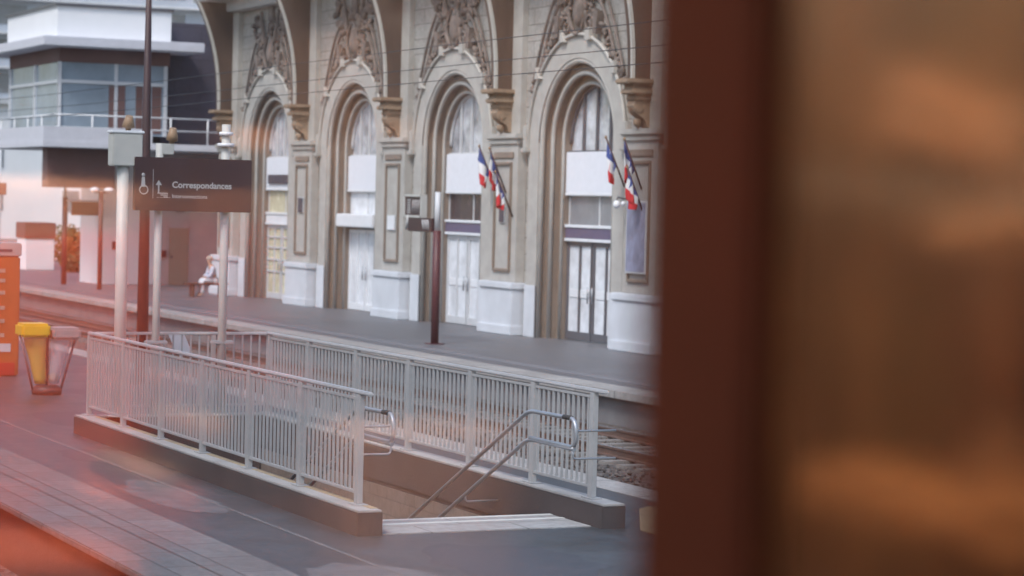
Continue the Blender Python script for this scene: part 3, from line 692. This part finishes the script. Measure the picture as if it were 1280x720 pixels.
for y in (-.24, .28): MB().blob((0, y, 3.5), (.22, .17, .10), 2).build('lamp_head', M['white'], t)

# bench and seated person
t = thing('bench', 'low dark wooden bench by the left end of the station facade', 'bench', (-77.6, 25.6, 0))
MB().box(-.22, .22, -.85, .6, .42, .47, .01).build('seat', M['wood'], t)
for y in (-.6, .4): MB().box(-.18, .18, y-.04, y+.04, 0, .42, .01).build('leg', M['wood'], t)
def skin_fig(name, V, E2, rad, parent, m, sub=1):
    me = bpy.data.meshes.new(name); me.from_pydata(V, E2, []); me.update()
    o = bpy.data.objects.new(name, me); C.objects.link(o); o.modifiers.new('skin', 'SKIN')
    for i, r_ in enumerate(rad): me.skin_vertices[0].data[i].radius = (r_, r_)
    me.skin_vertices[0].data[0].use_root = True
    sb = o.modifiers.new('sub', 'SUBSURF'); sb.levels = sub; sb.render_levels = sub
    dg = bpy.context.evaluated_depsgraph_get(); m2 = bpy.data.meshes.new_from_object(o.evaluated_get(dg)); m2.name = name
    bpy.data.objects.remove(o); m2.materials.clear(); m2.materials.append(m)
    for p_ in m2.polygons: p_.use_smooth = True
    n = bpy.data.objects.new(name, m2); C.objects.link(n); n.parent = parent; return n
t = thing('person', 'person in pale blue clothing sitting on the dark bench, leaning forward', 'person', (-77.6, 25.75, .47))
#   sits facing -y (towards the tracks)
V = [(0, 0, .12), (0, -.03, .32), (0, -.09, .5), (0, -.13, .60), (0, -.16, .72), (0, -.17, .82),   # 0..5 pelvis, spine, chest, neck, head
     (-.1, -.02, .08), (-.12, -.42, .10), (-.12, -.42, -.35), (-.12, -.56, -.43),                # 6..9
     (.1, -.02, .08), (.12, -.42, .10), (.12, -.42, -.35), (.12, -.56, -.43),                    # 10..13
     (-.19, -.1, .52), (-.23, -.16, .27), (-.12, -.36, .18), (.19, -.1, .52), (.23, -.16, .27), (.12, -.36, .18)]
E2 = [(0, 1), (1, 2), (2, 3), (3, 4), (4, 5), (0, 6), (6, 7), (7, 8), (8, 9), (0, 10), (10, 11), (11, 12), (12, 13), (2, 14), (14, 15), (15, 16), (2, 17), (17, 18), (18, 19)]
rd = [.13, .115, .13, .055, .09, .085, .09, .065, .045, .035, .09, .065, .045, .035, .06, .042, .032, .06, .042, .032]
skin_fig('body', V, E2, rd, t, M['skin'])
skin_fig('jacket', [V[0], V[1], V[2], V[14], V[15], (-.15, -.31, .2), V[17], V[18], (.15, -.31, .2)], [(0, 1), (1, 2), (2, 3), (3, 4), (4, 5), (2, 6), (6, 7), (7, 8)], [.15, .14, .15, .078, .06, .05, .078, .06, .05], t, M['cloth_pale'])
skin_fig('trousers', [V[0], V[6], V[7], V[8], V[10], V[11], V[12]], [(0, 1), (1, 2), (2, 3), (0, 4), (4, 5), (5, 6)], [.145, .105, .085, .06, .105, .085, .06], t, M['whitewash'])
MB().blob((0, -.15, .82), (.105, .115, .105), 2).build('hair', M['hair'], t)

# ------------------------------------------------------------------ signal tower at the end of the platform
T = thing('signal_tower', 'white signal box building with glazed upper room, wide eaves and a balcony', 'building')
TX, TXB = -85.0, -92.4
MB().box(TXB, TX, 22.2, 26.4, 8.9, 10.02).build('parapet', M['tower_white'], T)
MB().box(TXB-.08, TX+.08, 22.12, 26.48, 10.02, 10.12).build('parapet_cap', M['frame_grey'], T)
MB().box(TXB-1.2, TX+.9, 21.5, 27.4, 8.55, 8.9, .03).build('eave_slab', M['slab_white'], T)
MB().box(TXB, TX-.05, 22.3, 26.4, 8.05, 8.545).build('soffit_band', M['tower_soffit'], T)
MB().box(TXB, TX-.1, 22.35, 26.3, 5.5, 8.05).build('glazing', M['tower_glass'], T)
b = MB()
for y in (22.33, 24.4, 26.25): b.box(TX-.1, TX-.03, y-.06, y+.06, 5.5, 8.05)
b.box(TX-.1, TX-.04, 22.3, 26.3, 7.3, 7.42)
for x in (-85.1, -88.5, -92.3): b.box(x-.05, x+.05, 22.27, 22.35, 5.5, 8.05)
b.box(TXB, TX-.1, 22.28, 22.35, 7.3, 7.4); b.build('window_frame', M['white'], T)
for y0, y1 in ((24.15, 24.75), (25.15, 25.4), (25.75, 26.1)): MB().box(TX-.098, TX-.07, y0, y1, 5.6, 7.28).build('dark_window_panel', M['tower_soffit'], T)
MB().box(TXB-.3, TX+.6, 21.6, 29.5, 4.98, 5.22, .02).build('balcony_slab', M['slab_white'], T)
MB().box(TX+.45, TX+.58, 21.62, 25.6, 5.22, 5.72).box(TXB, TX+.45, 21.62, 21.75, 5.22, 5.72).build('balcony_parapet', M['slab_white'], T)
b = MB()
for z in (6.15, 5.7): b.tube([(TX+.5, 22, z), (TX+.5, 28.6, z)], .03, 8)
b.tube([(TXB, 21.7, 6.1), (TX+.5, 21.7, 6.1), (TX+.5, 22, 6.15)], .03, 8)
for y in (22.2, 23.4, 24.8, 26.3, 27.7, 28.6): b.tube([(TX+.5, y, 5.2), (TX+.5, y, 6.15)], .035, 8)
for x in (-85, -87, -89, -91): b.tube([(x, 21.7, 5.3), (x, 21.7, 6.1)], .035, 8)
b.build('balcony_railing', M['white'], T)
MB().box(-86.0, -85.3, 22.0, 24.5, 3.56, 4.978).build('under_balcony_fascia', M['tower_soffit'], T)
MB().box(-93, -86.4, 26.5, 31, 5.221, 9.75).build('slate_block', M['tower_dark'], T)
MB().box(-90.6, -88.0, 24.7, 26.9, 0, 4.977).build('ground_floor_wall', M['tower_white'], T)
MB().box(-95, -87.8, 26.902, 31, 0, 4.977).build('side_wall', M['tower_beige'], T)
d = MB().box(-87.8, -87.75, 27.35, 28.1, 0, 2.15, .01).build('door', M['door_tan'], T)
MB().box(-87.75, -87.70, 27.42, 27.47, 1.0, 1.12).build('handle', M['frame_grey'], d)
MB().box(-87.8, -87.77, 27.27, 28.18, 2.15, 2.23).box(-87.8, -87.77, 27.25, 27.33, 0, 2.23).box(-87.8, -87.77, 28.12, 28.2, 0, 2.23).build('door_frame', M['tower_beige'], d)
MB().box(-87.8, -87.72, 27.6, 27.9, 2.75, 3.1).build('vent', M['frame_grey'], T)
MB().box(-87.8, -87.65, 26.98, 27.2, 1.05, 1.3).build('letter_box', M['redpost'], T)
MB().box(-87.99, -87.9, 25.2, 25.45, 1.3, 1.6).build('meter_box', M['red'], T)
# distant things at the far left
t = thing('distant_building', 'bright white building with few windows at the far left beyond the platform', 'building', (-170, 30, 0))
MB().box(-12, 0, 6, 30, 0, 9.5).build('wall', M['farwhite'], t); MB().box(-12.5, .5, 5.5, 30.5, 9.5, 9.9).build('roof', M['frame_lite'], t)
for y, z in ((9.5, 5), (15, 5), (20, 5), (9.5, 2), (15, 2)): 
    w_ = MB().box(.0, .05, y, y+1.2, z, z+1.5).build('window', M['glass_grey'], t)
t = thing('apartment_building', 'tall pale blue-grey building with a lattice of balconies behind the signal box', 'building', (-210, 52, 0))
MB().box(-14, 0, -14, 22, 0, 30).build('wall', mat('pale_bluegrey_render', (.50, .54, .60), .8, .15, .2), t)
for zz in range(8):
    MB().box(.0, 1.0, -14, 22, 5+zz*3, 5.2+zz*3).build('balcony', M['white'], t)
    for yy in range(7): MB().box(.0, .06, -12+yy*4.8, -9.5+yy*4.8, 5.9+zz*3, 7.6+zz*3).build('window', M['glass_grey'], t)
t = thing('kiosk', 'white kiosk with a dull red top at the far left end of the platform', 'kiosk', (-104, 26.0, 0))
MB().box(-.8, .8, -.25, 1.0, 0, 1.35, .02).build('cabinet', M['tower_white'], t); MB().box(-.85, .85, -.3, 1.05, 1.36, 2.05, .03).build('top_box', M['red'], t)
t = thing('signal_post', 'slim white signal post with a small dark red head at the far left', 'signal', (-110, 26.2, 0))
MB().tube([(0, 0, 0), (0, 0, 6.4)], .06, 10).build('post', M['white'], t); MB().box(-.1, .1, -.2, .28, 3.2, 3.75, .02).build('signal_head', M['red'], t)

def bush(x, y, w, h, m, lab, n=1500):
    t = thing('bush', lab, 'bush', (x, y, 0)); rn = random.Random(int(x*7)); b = MB()
    lobes = [(rn.uniform(-w*.6, w*.6), rn.uniform(-w*.6, w*.6), h*rn.uniform(.3, .75), rn.uniform(.25, .5)*h) for _ in range(7)]
    for _ in range(n):
        lx, ly, lz, lr = rn.choice(lobes); d = Vector((rn.gauss(0, 1), rn.gauss(0, 1), rn.gauss(0, 1))).normalized()*lr*rn.uniform(.5, 1.05)
        p = Vector((lx, ly, max(.05, lz+d.z))) + Vector((d.x, d.y, 0)); a = Vector((rn.gauss(0, 1), rn.gauss(0, 1), rn.gauss(0, 1))).normalized()*.09; c_ = a.orthogonal().normalized()*.06
        b.face([p-a, p+c_, p+a, p-c_])
    b.build('foliage', m, t, fix=False)
    b = MB()
    for i in range(4): b.tube([(0, 0, 0), (rn.uniform(-.3, .3)*w, rn.uniform(-.3, .3)*w, h*.6)], [.05, .02], 6)
    b.build('stem', M['bark'], t)
bush(-101, 27.2, .6, .8, M['leaf'], 'dark reddish green bush beside the white kiosk')
bush(-112, 30.0, .9, 1.7, M['leaf_y'], 'taller yellowish green bush behind the small hanging board')
bush(-106, 29.3, 1.1, 1.2, M['leaf'], 'low green bush between the kiosk and the dark post')
t = thing('boundary_wall', 'low pale wall closing the far end of the platform', 'wall', (-116, 24, 0))
MB().box(-.3, 0, -3, 12, 0, 1.0).build('wall_face', M['tower_white'], t); MB().box(-.36, .06, -3, 12, 1.0, 1.08).build('coping', M['pole'], t)

# ------------------------------------------------------------------ vending machine, waste bags
t = thing('vending_machine', 'orange vending machine with grey header and red glow painted on the foot at the left edge', 'vending machine', (-43.9, 10.0, 0))
MB().box(-.95, 0, -.95, .86, 0, 2.2, .03).build('body', M['orange'], t)
MB().box(-.97, .012, -.97, .88, 2.2, 2.44, .02).build('header', M['vgrey'], t)
MB().box(.0, .03, -.9, .78, .02, .25, .01).build('red_glow_strip', M['vred'], t)  # red glow at the base put into this strip's colour
MB().box(.013, .02, .3, .7, 2.28, 2.33).build('header_label', M['plaque'], t)
MB().box(.0, .012, -.6, .25, .7, 2.05).build('display_window', M['glass_dark'], t)
for z in (1.9, 1.72, 1.5, 1.22, .98, .72): MB().box(.0, .014, .46, .58, z, z+.07).build('selection_label', M['label'], t)
MB().box(.0, .02, .36, .70, .45, .6).build('coin_slot', M['frame_lite'], t)

t = thing('waste_bag_stand', 'double waste bag stand with a yellow lid and a faded grey lid', 'bin', (-39.9, 10.35, 0))
def taper(y0, y1, yb0, yb1, z0, z1, d0=.2, d1=.11):
    b = MB(); n = 18; rings = []
    for i, u in enumerate([0, .1, .3, .5, .7, .85, 1]):
        cy = ((yb0+yb1)*(1-u)+(y0+y1)*u)/2; ry = ((yb1-yb0)*(1-u)+(y1-y0)*u)/2*(1+.04*math.sin(u*9)); rx = d1*(1-u)+d0*u
        rings.append([b.bm.verts.new((rx*math.cos(2*PI*k/n)*(1+.05*math.sin(k*2.3+u*6)), cy+ry*math.sin(2*PI*k/n)*(1+.03*math.sin(k*3.1)), z0+(z1-z0)*u)) for k in range(n)])
    for i in range(len(rings)-1):
        for k in range(n): f = b.bm.faces.new((rings[i][k], rings[i][(k+1) % n], rings[i+1][(k+1) % n], rings[i+1][k])); f.smooth = True
    b.bm.faces.new(rings[0]); return b
taper(-.40, -.03, -.20, -.02, .18, .95).build('bag', M['bag_y'], t); taper(.03, .42, .02, .20, .18, .92).build('bag', M['bag_c'], t)
MB().box(-.24, .26, -.50, -.01, .97, 1.2, .04).build('lid', M['yellow'], t); MB().box(-.24, .24, .03, .52, .93, 1.13, .04).build('lid', M['pinkgrey'], t)
b = MB()
b.tube([(.0, -.46, 1.0), (0, -.24, .08)], .02, 8); b.tube([(0, .48, .95), (0, .24, .08)], .02, 8)
b.build('frame', M['frame_grey'], t)
MB().tube([(0, 0, 0), (0, 0, .09), (0, 0, .16)], [.24, .26, .17], 18).build('base', M['mast'], t)
for y in (-.1, .1): MB().blob((0, y, .27), (.12, .1, .09), 1, .25).build('rubbish', M['tan'], t)
MB().box(-.02, .02, -.02, .02, .09, 1.15).build('centre_post', M['mast'], t)

# ------------------------------------------------------------------ train carriage: shell, window, seats, lamps
K = thing('railway_carriage', 'warm brown interior of the railway carriage the photo is taken from, with its large window', 'train carriage')
FZ, CZ, XA, XB, YO, YW = 2.15, 4.35, -15.0, 3.0, -2.0, .85
WX0, WX1, WZ0, WZ1 = -4.35, -1.55, 2.62, 3.98
MB().box(XA, XB, YO, YW+.12, FZ-.08, FZ).build('floor', M['carpet'], K)
MB().box(XA, XB, YO, YW+.12, CZ, CZ+.08).build('ceiling', M['shell'], K)
MB().box(XA, XB, YO-.1, YO, FZ-.08, CZ+.08).build('side_wall', mat('grey_brown_side_wall', (.115, .085, .07), .6, .15, 1.5), K)
MB().box(XA-.1, XA, YO, YW+.12, FZ, CZ).box(XB, XB+.1, YO, YW+.12, FZ, CZ).build('end_wall', M['shell'], K)
b = MB().box(XA, WX0, YW, YW+.1, FZ, CZ).box(WX1, -1.3785, YW, YW+.1, FZ, CZ).box(-.60, XB, YW, YW+.1, FZ, CZ)
b.box(WX0, WX1, YW, YW+.1, FZ, WZ0).box(WX0, WX1, YW, YW+.1, WZ1, CZ)
b.build('window_wall', M['shell'], K)
MB().box(-1.378, -.61, YW, YW+.1, FZ, CZ).build('glossy_wall_panel', M['smoked'], K)
MB().box(-1.55, -1.38, YW-.014, YW-.001, FZ, CZ, .004).build('window_pillar', M['trim'], K)
W_ = MB().box(WX0, WX0+.05, YW+.02, YW+.1, WZ0, WZ1).box(WX0+.05, WX1, YW+.02, YW+.1, WZ0, WZ0+.04).box(WX0+.05, WX1, YW+.02, YW+.1, WZ1-.04, WZ1).build('window_frame', M['trim'], K)
MB().face([(WX0, YW+.05, WZ0), (WX1, YW+.05, WZ0), (WX1, YW+.05, WZ1), (WX0, YW+.05, WZ1)]).build('pane', M['pane'], W_)
MB().box(XA-.1, XB+.1, YO-.1, YW+.12, -.55, FZ-.085).build('lower_body', M['shell'], K)
NC = thing('neighbour_carriage', 'next carriage of the same train, coupled beyond the end of this one', 'train carriage', (XA-.6, 0, 0))
MB().box(-46, 0, YO-.1, YW+.12, -.55, CZ+.1, .12).build('carriage_body', M['shell'], NC)
# curtains drawn over the opposite windows
for xc in (-12, -9.6, -7.2, -4.8, -2.4):
    b = MB(); n = 70
    for i in range(n):
        a, c_ = i/n, (i+1)/n; f = lambda u: (xc-.75+1.5*u, YO+.10+.075*math.sin(u*44+xc), 0)
        p, q = f(a), f(c_); b.face([(p[0], p[1], 2.45), (q[0], q[1], 2.45), (q[0], q[1], 4.1), (p[0], p[1], 4.1)], smooth=True)
    b.build('curtain', M['curtain'], K)
    MB().tube([(xc-.8, YO+.1, 4.11), (xc+.8, YO+.1, 4.11)], .015, 8).build('curtain_rod', M['steel'], K)
# ceiling lamps; the window-side pair is added to brighten the seats
for i, (y, x) in enumerate([(-1.2, x) for x in (-9, -6.5, -4, -1.5, 1)] + [(.3, -4.1), (.3, -5.8)]):
    t = thing('ceiling_lamp', 'long warm ceiling lamp of the carriage (window-side pair added)', 'lamp', (x, y, CZ), 'ceiling lamps of the carriage with the added window-side pair')
    MB().box(-.7, .7, -.09, .09, -.045, -.012, .01).build('diffuser', M['lamp'], t); MB().box(-.75, .75, -.13, .13, -.012, -.001, .002).build('lamp_housing', M['tablewood'], t)

def rounded(x0, x1, y0, y1, z0, z1, r, name, m, parent, rot=0, piv=(0, 0, 0)):
    mt = Matrix.Translation(piv) @ Matrix.Rotation(rot, 4, 'Y') @ Matrix.Translation([-v for v in piv])
    b = MB(); bb = bmesh.new(); bmesh.ops.create_cube(bb, size=1)
    for v in bb.verts: v.co = Vector(((x0+x1)/2+v.co.x*(x1-x0), (y0+y1)/2+v.co.y*(y1-y0), (z0+z1)/2+v.co.z*(z1-z0)))
    bmesh.ops.bevel(bb, geom=bb.edges[:], offset=r, segments=5, affect='EDGES', profile=.6)
    for f in bb.faces: f.smooth = True
    b.merge(bb, mt); return b.build(name, m, parent)
def make_seat():
    t = thing('train_seat', 'orange red train seat with tan headrest, seen dimly mirrored in the window', 'seat', (0, 0, FZ), 'seats of the carriage')
    rounded(-.25, .27, -.22, .22, .34, .52, .06, 'seat_cushion', M['seat'], t)
    rounded(-.36, -.22, -.22, .22, .44, 1.16, .06, 'backrest', M['seat'], t, -.14, (-.28, 0, .45))
    rounded(-.47, -.33, -.20, .20, 1.02, 1.28, .06, 'headrest', M['headrest'], t)
    for y in (-.26, .26): rounded(-.25, .2, y-.035, y+.035, .62, .68, .025, 'armrest', M['headrest'], t)
    MB().box(-.2, .2, -.2, .2, 0, .34, .02).build('pedestal', M['seat2'], t)
    return t
proto = make_seat(); first = True
rows = [(-5.45, 0), (-6.5, 0), (-7.5, 0), (-9.8, 1), (-10.8, 1), (-2.4, 1)]
for x, d in rows:
    for y in ((-1.66, -1.12) if d else ()) + ((.57,) if x > -5.9 else (.10, .57))*(x < -4.9):
        o = proto if first else copy_tree(proto); first = False
        o.location = (x + (.45 if y > 0 else 0), y, FZ); o.rotation_euler.z = 0
for x in (-12.4, -10.7, -9.0, -7.3, -5.6):
    t = thing('reading_lamp', 'small warm reading lamp on the carriage wall, mirrored as an orange spot', 'lamp', (x, YO, 3.66), 'reading lamps of the carriage')
    MB().tube([(0, 0, -.08), (0, .05, -.08), (0, .07, -.02)], .012, 8).build('arm', M['steel'], t)
    MB().tube([(0, .07, -.04), (0, .07, .06)], [.055, .07], 16).build('lampshade', M['glow'], t)
def coat(label, x, y, zt, zb, w, m):
    t = thing('hanging_coat', label, 'coat', (x, y, zt)); b = MB(); n = 28; L_ = 9; rows = []
    for j in range(L_+1):
        v = j/L_; ww = w*(.55+.45*min(1, v*3)); rows.append([b.bm.verts.new((ww*math.cos(2*PI*k/n)*(1+.10*math.sin(k*2.1+v*2)), .07*(.6+.6*v)*math.sin(2*PI*k/n)+.03*math.sin(k*1.7+v*3), -(zt-zb)*v)) for k in range(n)])
    for j in range(L_):
        for k in range(n): f = b.bm.faces.new((rows[j][k], rows[j][(k+1) % n], rows[j+1][(k+1) % n], rows[j+1][k])); f.smooth = True
    b.bm.faces.new(rows[0])
    b.build('cloth', m, t); MB().tube([(0, -.12, .03), (0, 0, .05), (0, .02, 0)], .012, 8).build('hook', M['steel'], t)
coat('pinkish tan coat hanging on the carriage wall beside the table bay', -5.62, YO+.34, 3.86, 2.75, .16, mat('pinkish_tan_cloth', (.40, .25, .19), .9, .2, 6))
coat('dark brown coat added on the carriage wall to darken the mirrored panel', -4.45, YO+.34, 3.55, 2.6, .17, mat('added_dark_brown_cloth', (.06, .025, .02), .9, .2, 6))  # added coat that darkens the mirrored right end of the panel
t = thing('suitcase', 'peach coloured suitcase standing in the aisle, mirrored low in the window', 'suitcase', (-6.35, -.92, FZ))
rounded(-.16, .16, -.26, .26, .05, .62, .06, 'shell', mat('peach_suitcase_shell', (.62, .40, .30), .4, .08, 4), t)
MB().tube(bend([(0, -.12, .60), (0, -.12, .80), (0, .12, .80), (0, .12, .60)], .04), .012, 8).build('handle', M['steel'], t)
for y in (-.2, .2): MB().tube([(-.12, y, .03), (.12, y, .03)], .03, 10).build('wheel', M['black'], t)
# table bay with lamp, luggage rack and bag
t = thing('carriage_table', 'light wood table under the curtained window, mirrored in the glossy panel', 'table', (-4.05, -1.55, FZ-.06))
rounded(-.50, .50, -.42, .42, .68, .73, .02, 'tabletop', M['tablewood'], t)
MB().tube([(0, -.2, 0), (0, -.2, .69)], .04, 12).build('leg', M['seat2'], t)
t = thing('table_lamp', 'tan table lamp with a wide shallow shade standing on the carriage table', 'lamp', (-4.25, -1.5, FZ+.672))
MB().tube([(0, 0, 0), (0, 0, .02), (0, 0, .03), (0, 0, .18)], [.08, .08, .02, .02], 16).tube([(0, 0, .18), (0, 0, .50)], [.03, .075], 16).build('lamp_base', M['headrest'], t)
MB().tube([(0, 0, .50), (0, 0, .53), (0, 0, .58)], [.20, .24, .12], 24).build('lamp_shade', M['headrest'], t)
t = thing('luggage_rack', 'steel tube luggage rack on the curtained side of the carriage', 'rack', (-4.8, YO, 3.44))
MB().tube([(-.9, .4, 0), (.9, .4, 0)], .014, 8).tube([(-.9, .25, 0), (.9, .25, 0)], .010, 8).tube([(-.9, .1, 0), (.9, .1, 0)], .010, 8).build('rods', M['steel'], t)
for x in (-.85, 0, .85): MB().tube([(x, 0, -.06), (x, .4, -.012)], .012, 8).build('rack_bracket', M['steel'], t)
o = MB().blob((0, 0, 0), (.36, .14, .09), 3, .03, Matrix.Rotation(.25, 4, 'Y')).build('travel_bag', M['headrest']); o.location = (-4.75, YO+.24, 3.61)
tag(o, 'soft tan travel bag lying on the luggage rack', 'bag')
# ------------------------------------------------------------------ light, world, camera
EL, AZ = R(52), R(215)   # sun: from the left and from the train's side
w = bpy.data.worlds.new('World'); S.world = w; w.use_nodes = True
N = w.node_tree.nodes; L = w.node_tree.links; bg = N['Background']
sk = N.new('ShaderNodeTexSky'); sk.sky_type = 'NISHITA'; sk.sun_disc = False; sk.sun_elevation = EL; sk.altitude = 50
sk.air_density = 1.3; sk.dust_density = 2.0; sk.ozone_density = 2.0
sd = Vector((.55, -.80, 0)).normalized()         # horizontal direction towards the sun
sk.sun_rotation = math.atan2(sd.x, sd.y)
L.new(sk.outputs[0], bg.inputs[0]); bg.inputs[1].default_value = .15
sun = bpy.data.lights.new('sun', 'SUN'); sun.energy = 1.7; sun.angle = R(16); sun.color = (1, .985, .96)
so = bpy.data.objects.new('sun', sun); C.objects.link(so)
dirv = Vector((sd.x*math.cos(EL), sd.y*math.cos(EL), math.sin(EL)))
so.rotation_euler = dirv.to_track_quat('Z', 'Y').to_euler(); so.location = dirv*60

cam = bpy.data.cameras.new('camera'); cam.sensor_width = 36; cam.lens = 85; cam.clip_end = 2000; cam.clip_start = .05
co = bpy.data.objects.new('camera', cam); C.objects.link(co); S.camera = co
yaw, rl, pt = R(25.4), R(1.43), math.atan(106/3022)
fw = Vector((-math.cos(yaw)*math.cos(pt), math.sin(yaw)*math.cos(pt), -math.sin(pt)))
r_ = fw.cross(Vector((0, 0, 1))).normalized(); u_ = r_.cross(fw)
Rv = r_*math.cos(rl)+u_*math.sin(rl); Uv = -r_*math.sin(rl)+u_*math.cos(rl)
mw = Matrix((Rv, Uv, -fw)).transposed().to_4x4(); mw.translation = (0, 0, 3.4); co.matrix_world = mw
cam.dof.use_dof = True; cam.dof.focus_distance = 27; cam.dof.aperture_fstop = 2.0

vs = S.view_settings; vs.view_transform = 'Standard'; vs.look = 'None'; vs.exposure = .72; vs.gamma = 1; vs.use_curve_mapping = False
S.cycles.use_denoising = True; S.cycles.max_bounces = 7; S.cycles.transparent_max_bounces = 12; S.cycles.sample_clamp_indirect = 4
S.cycles.caustics_reflective = False; S.cycles.caustics_refractive = False
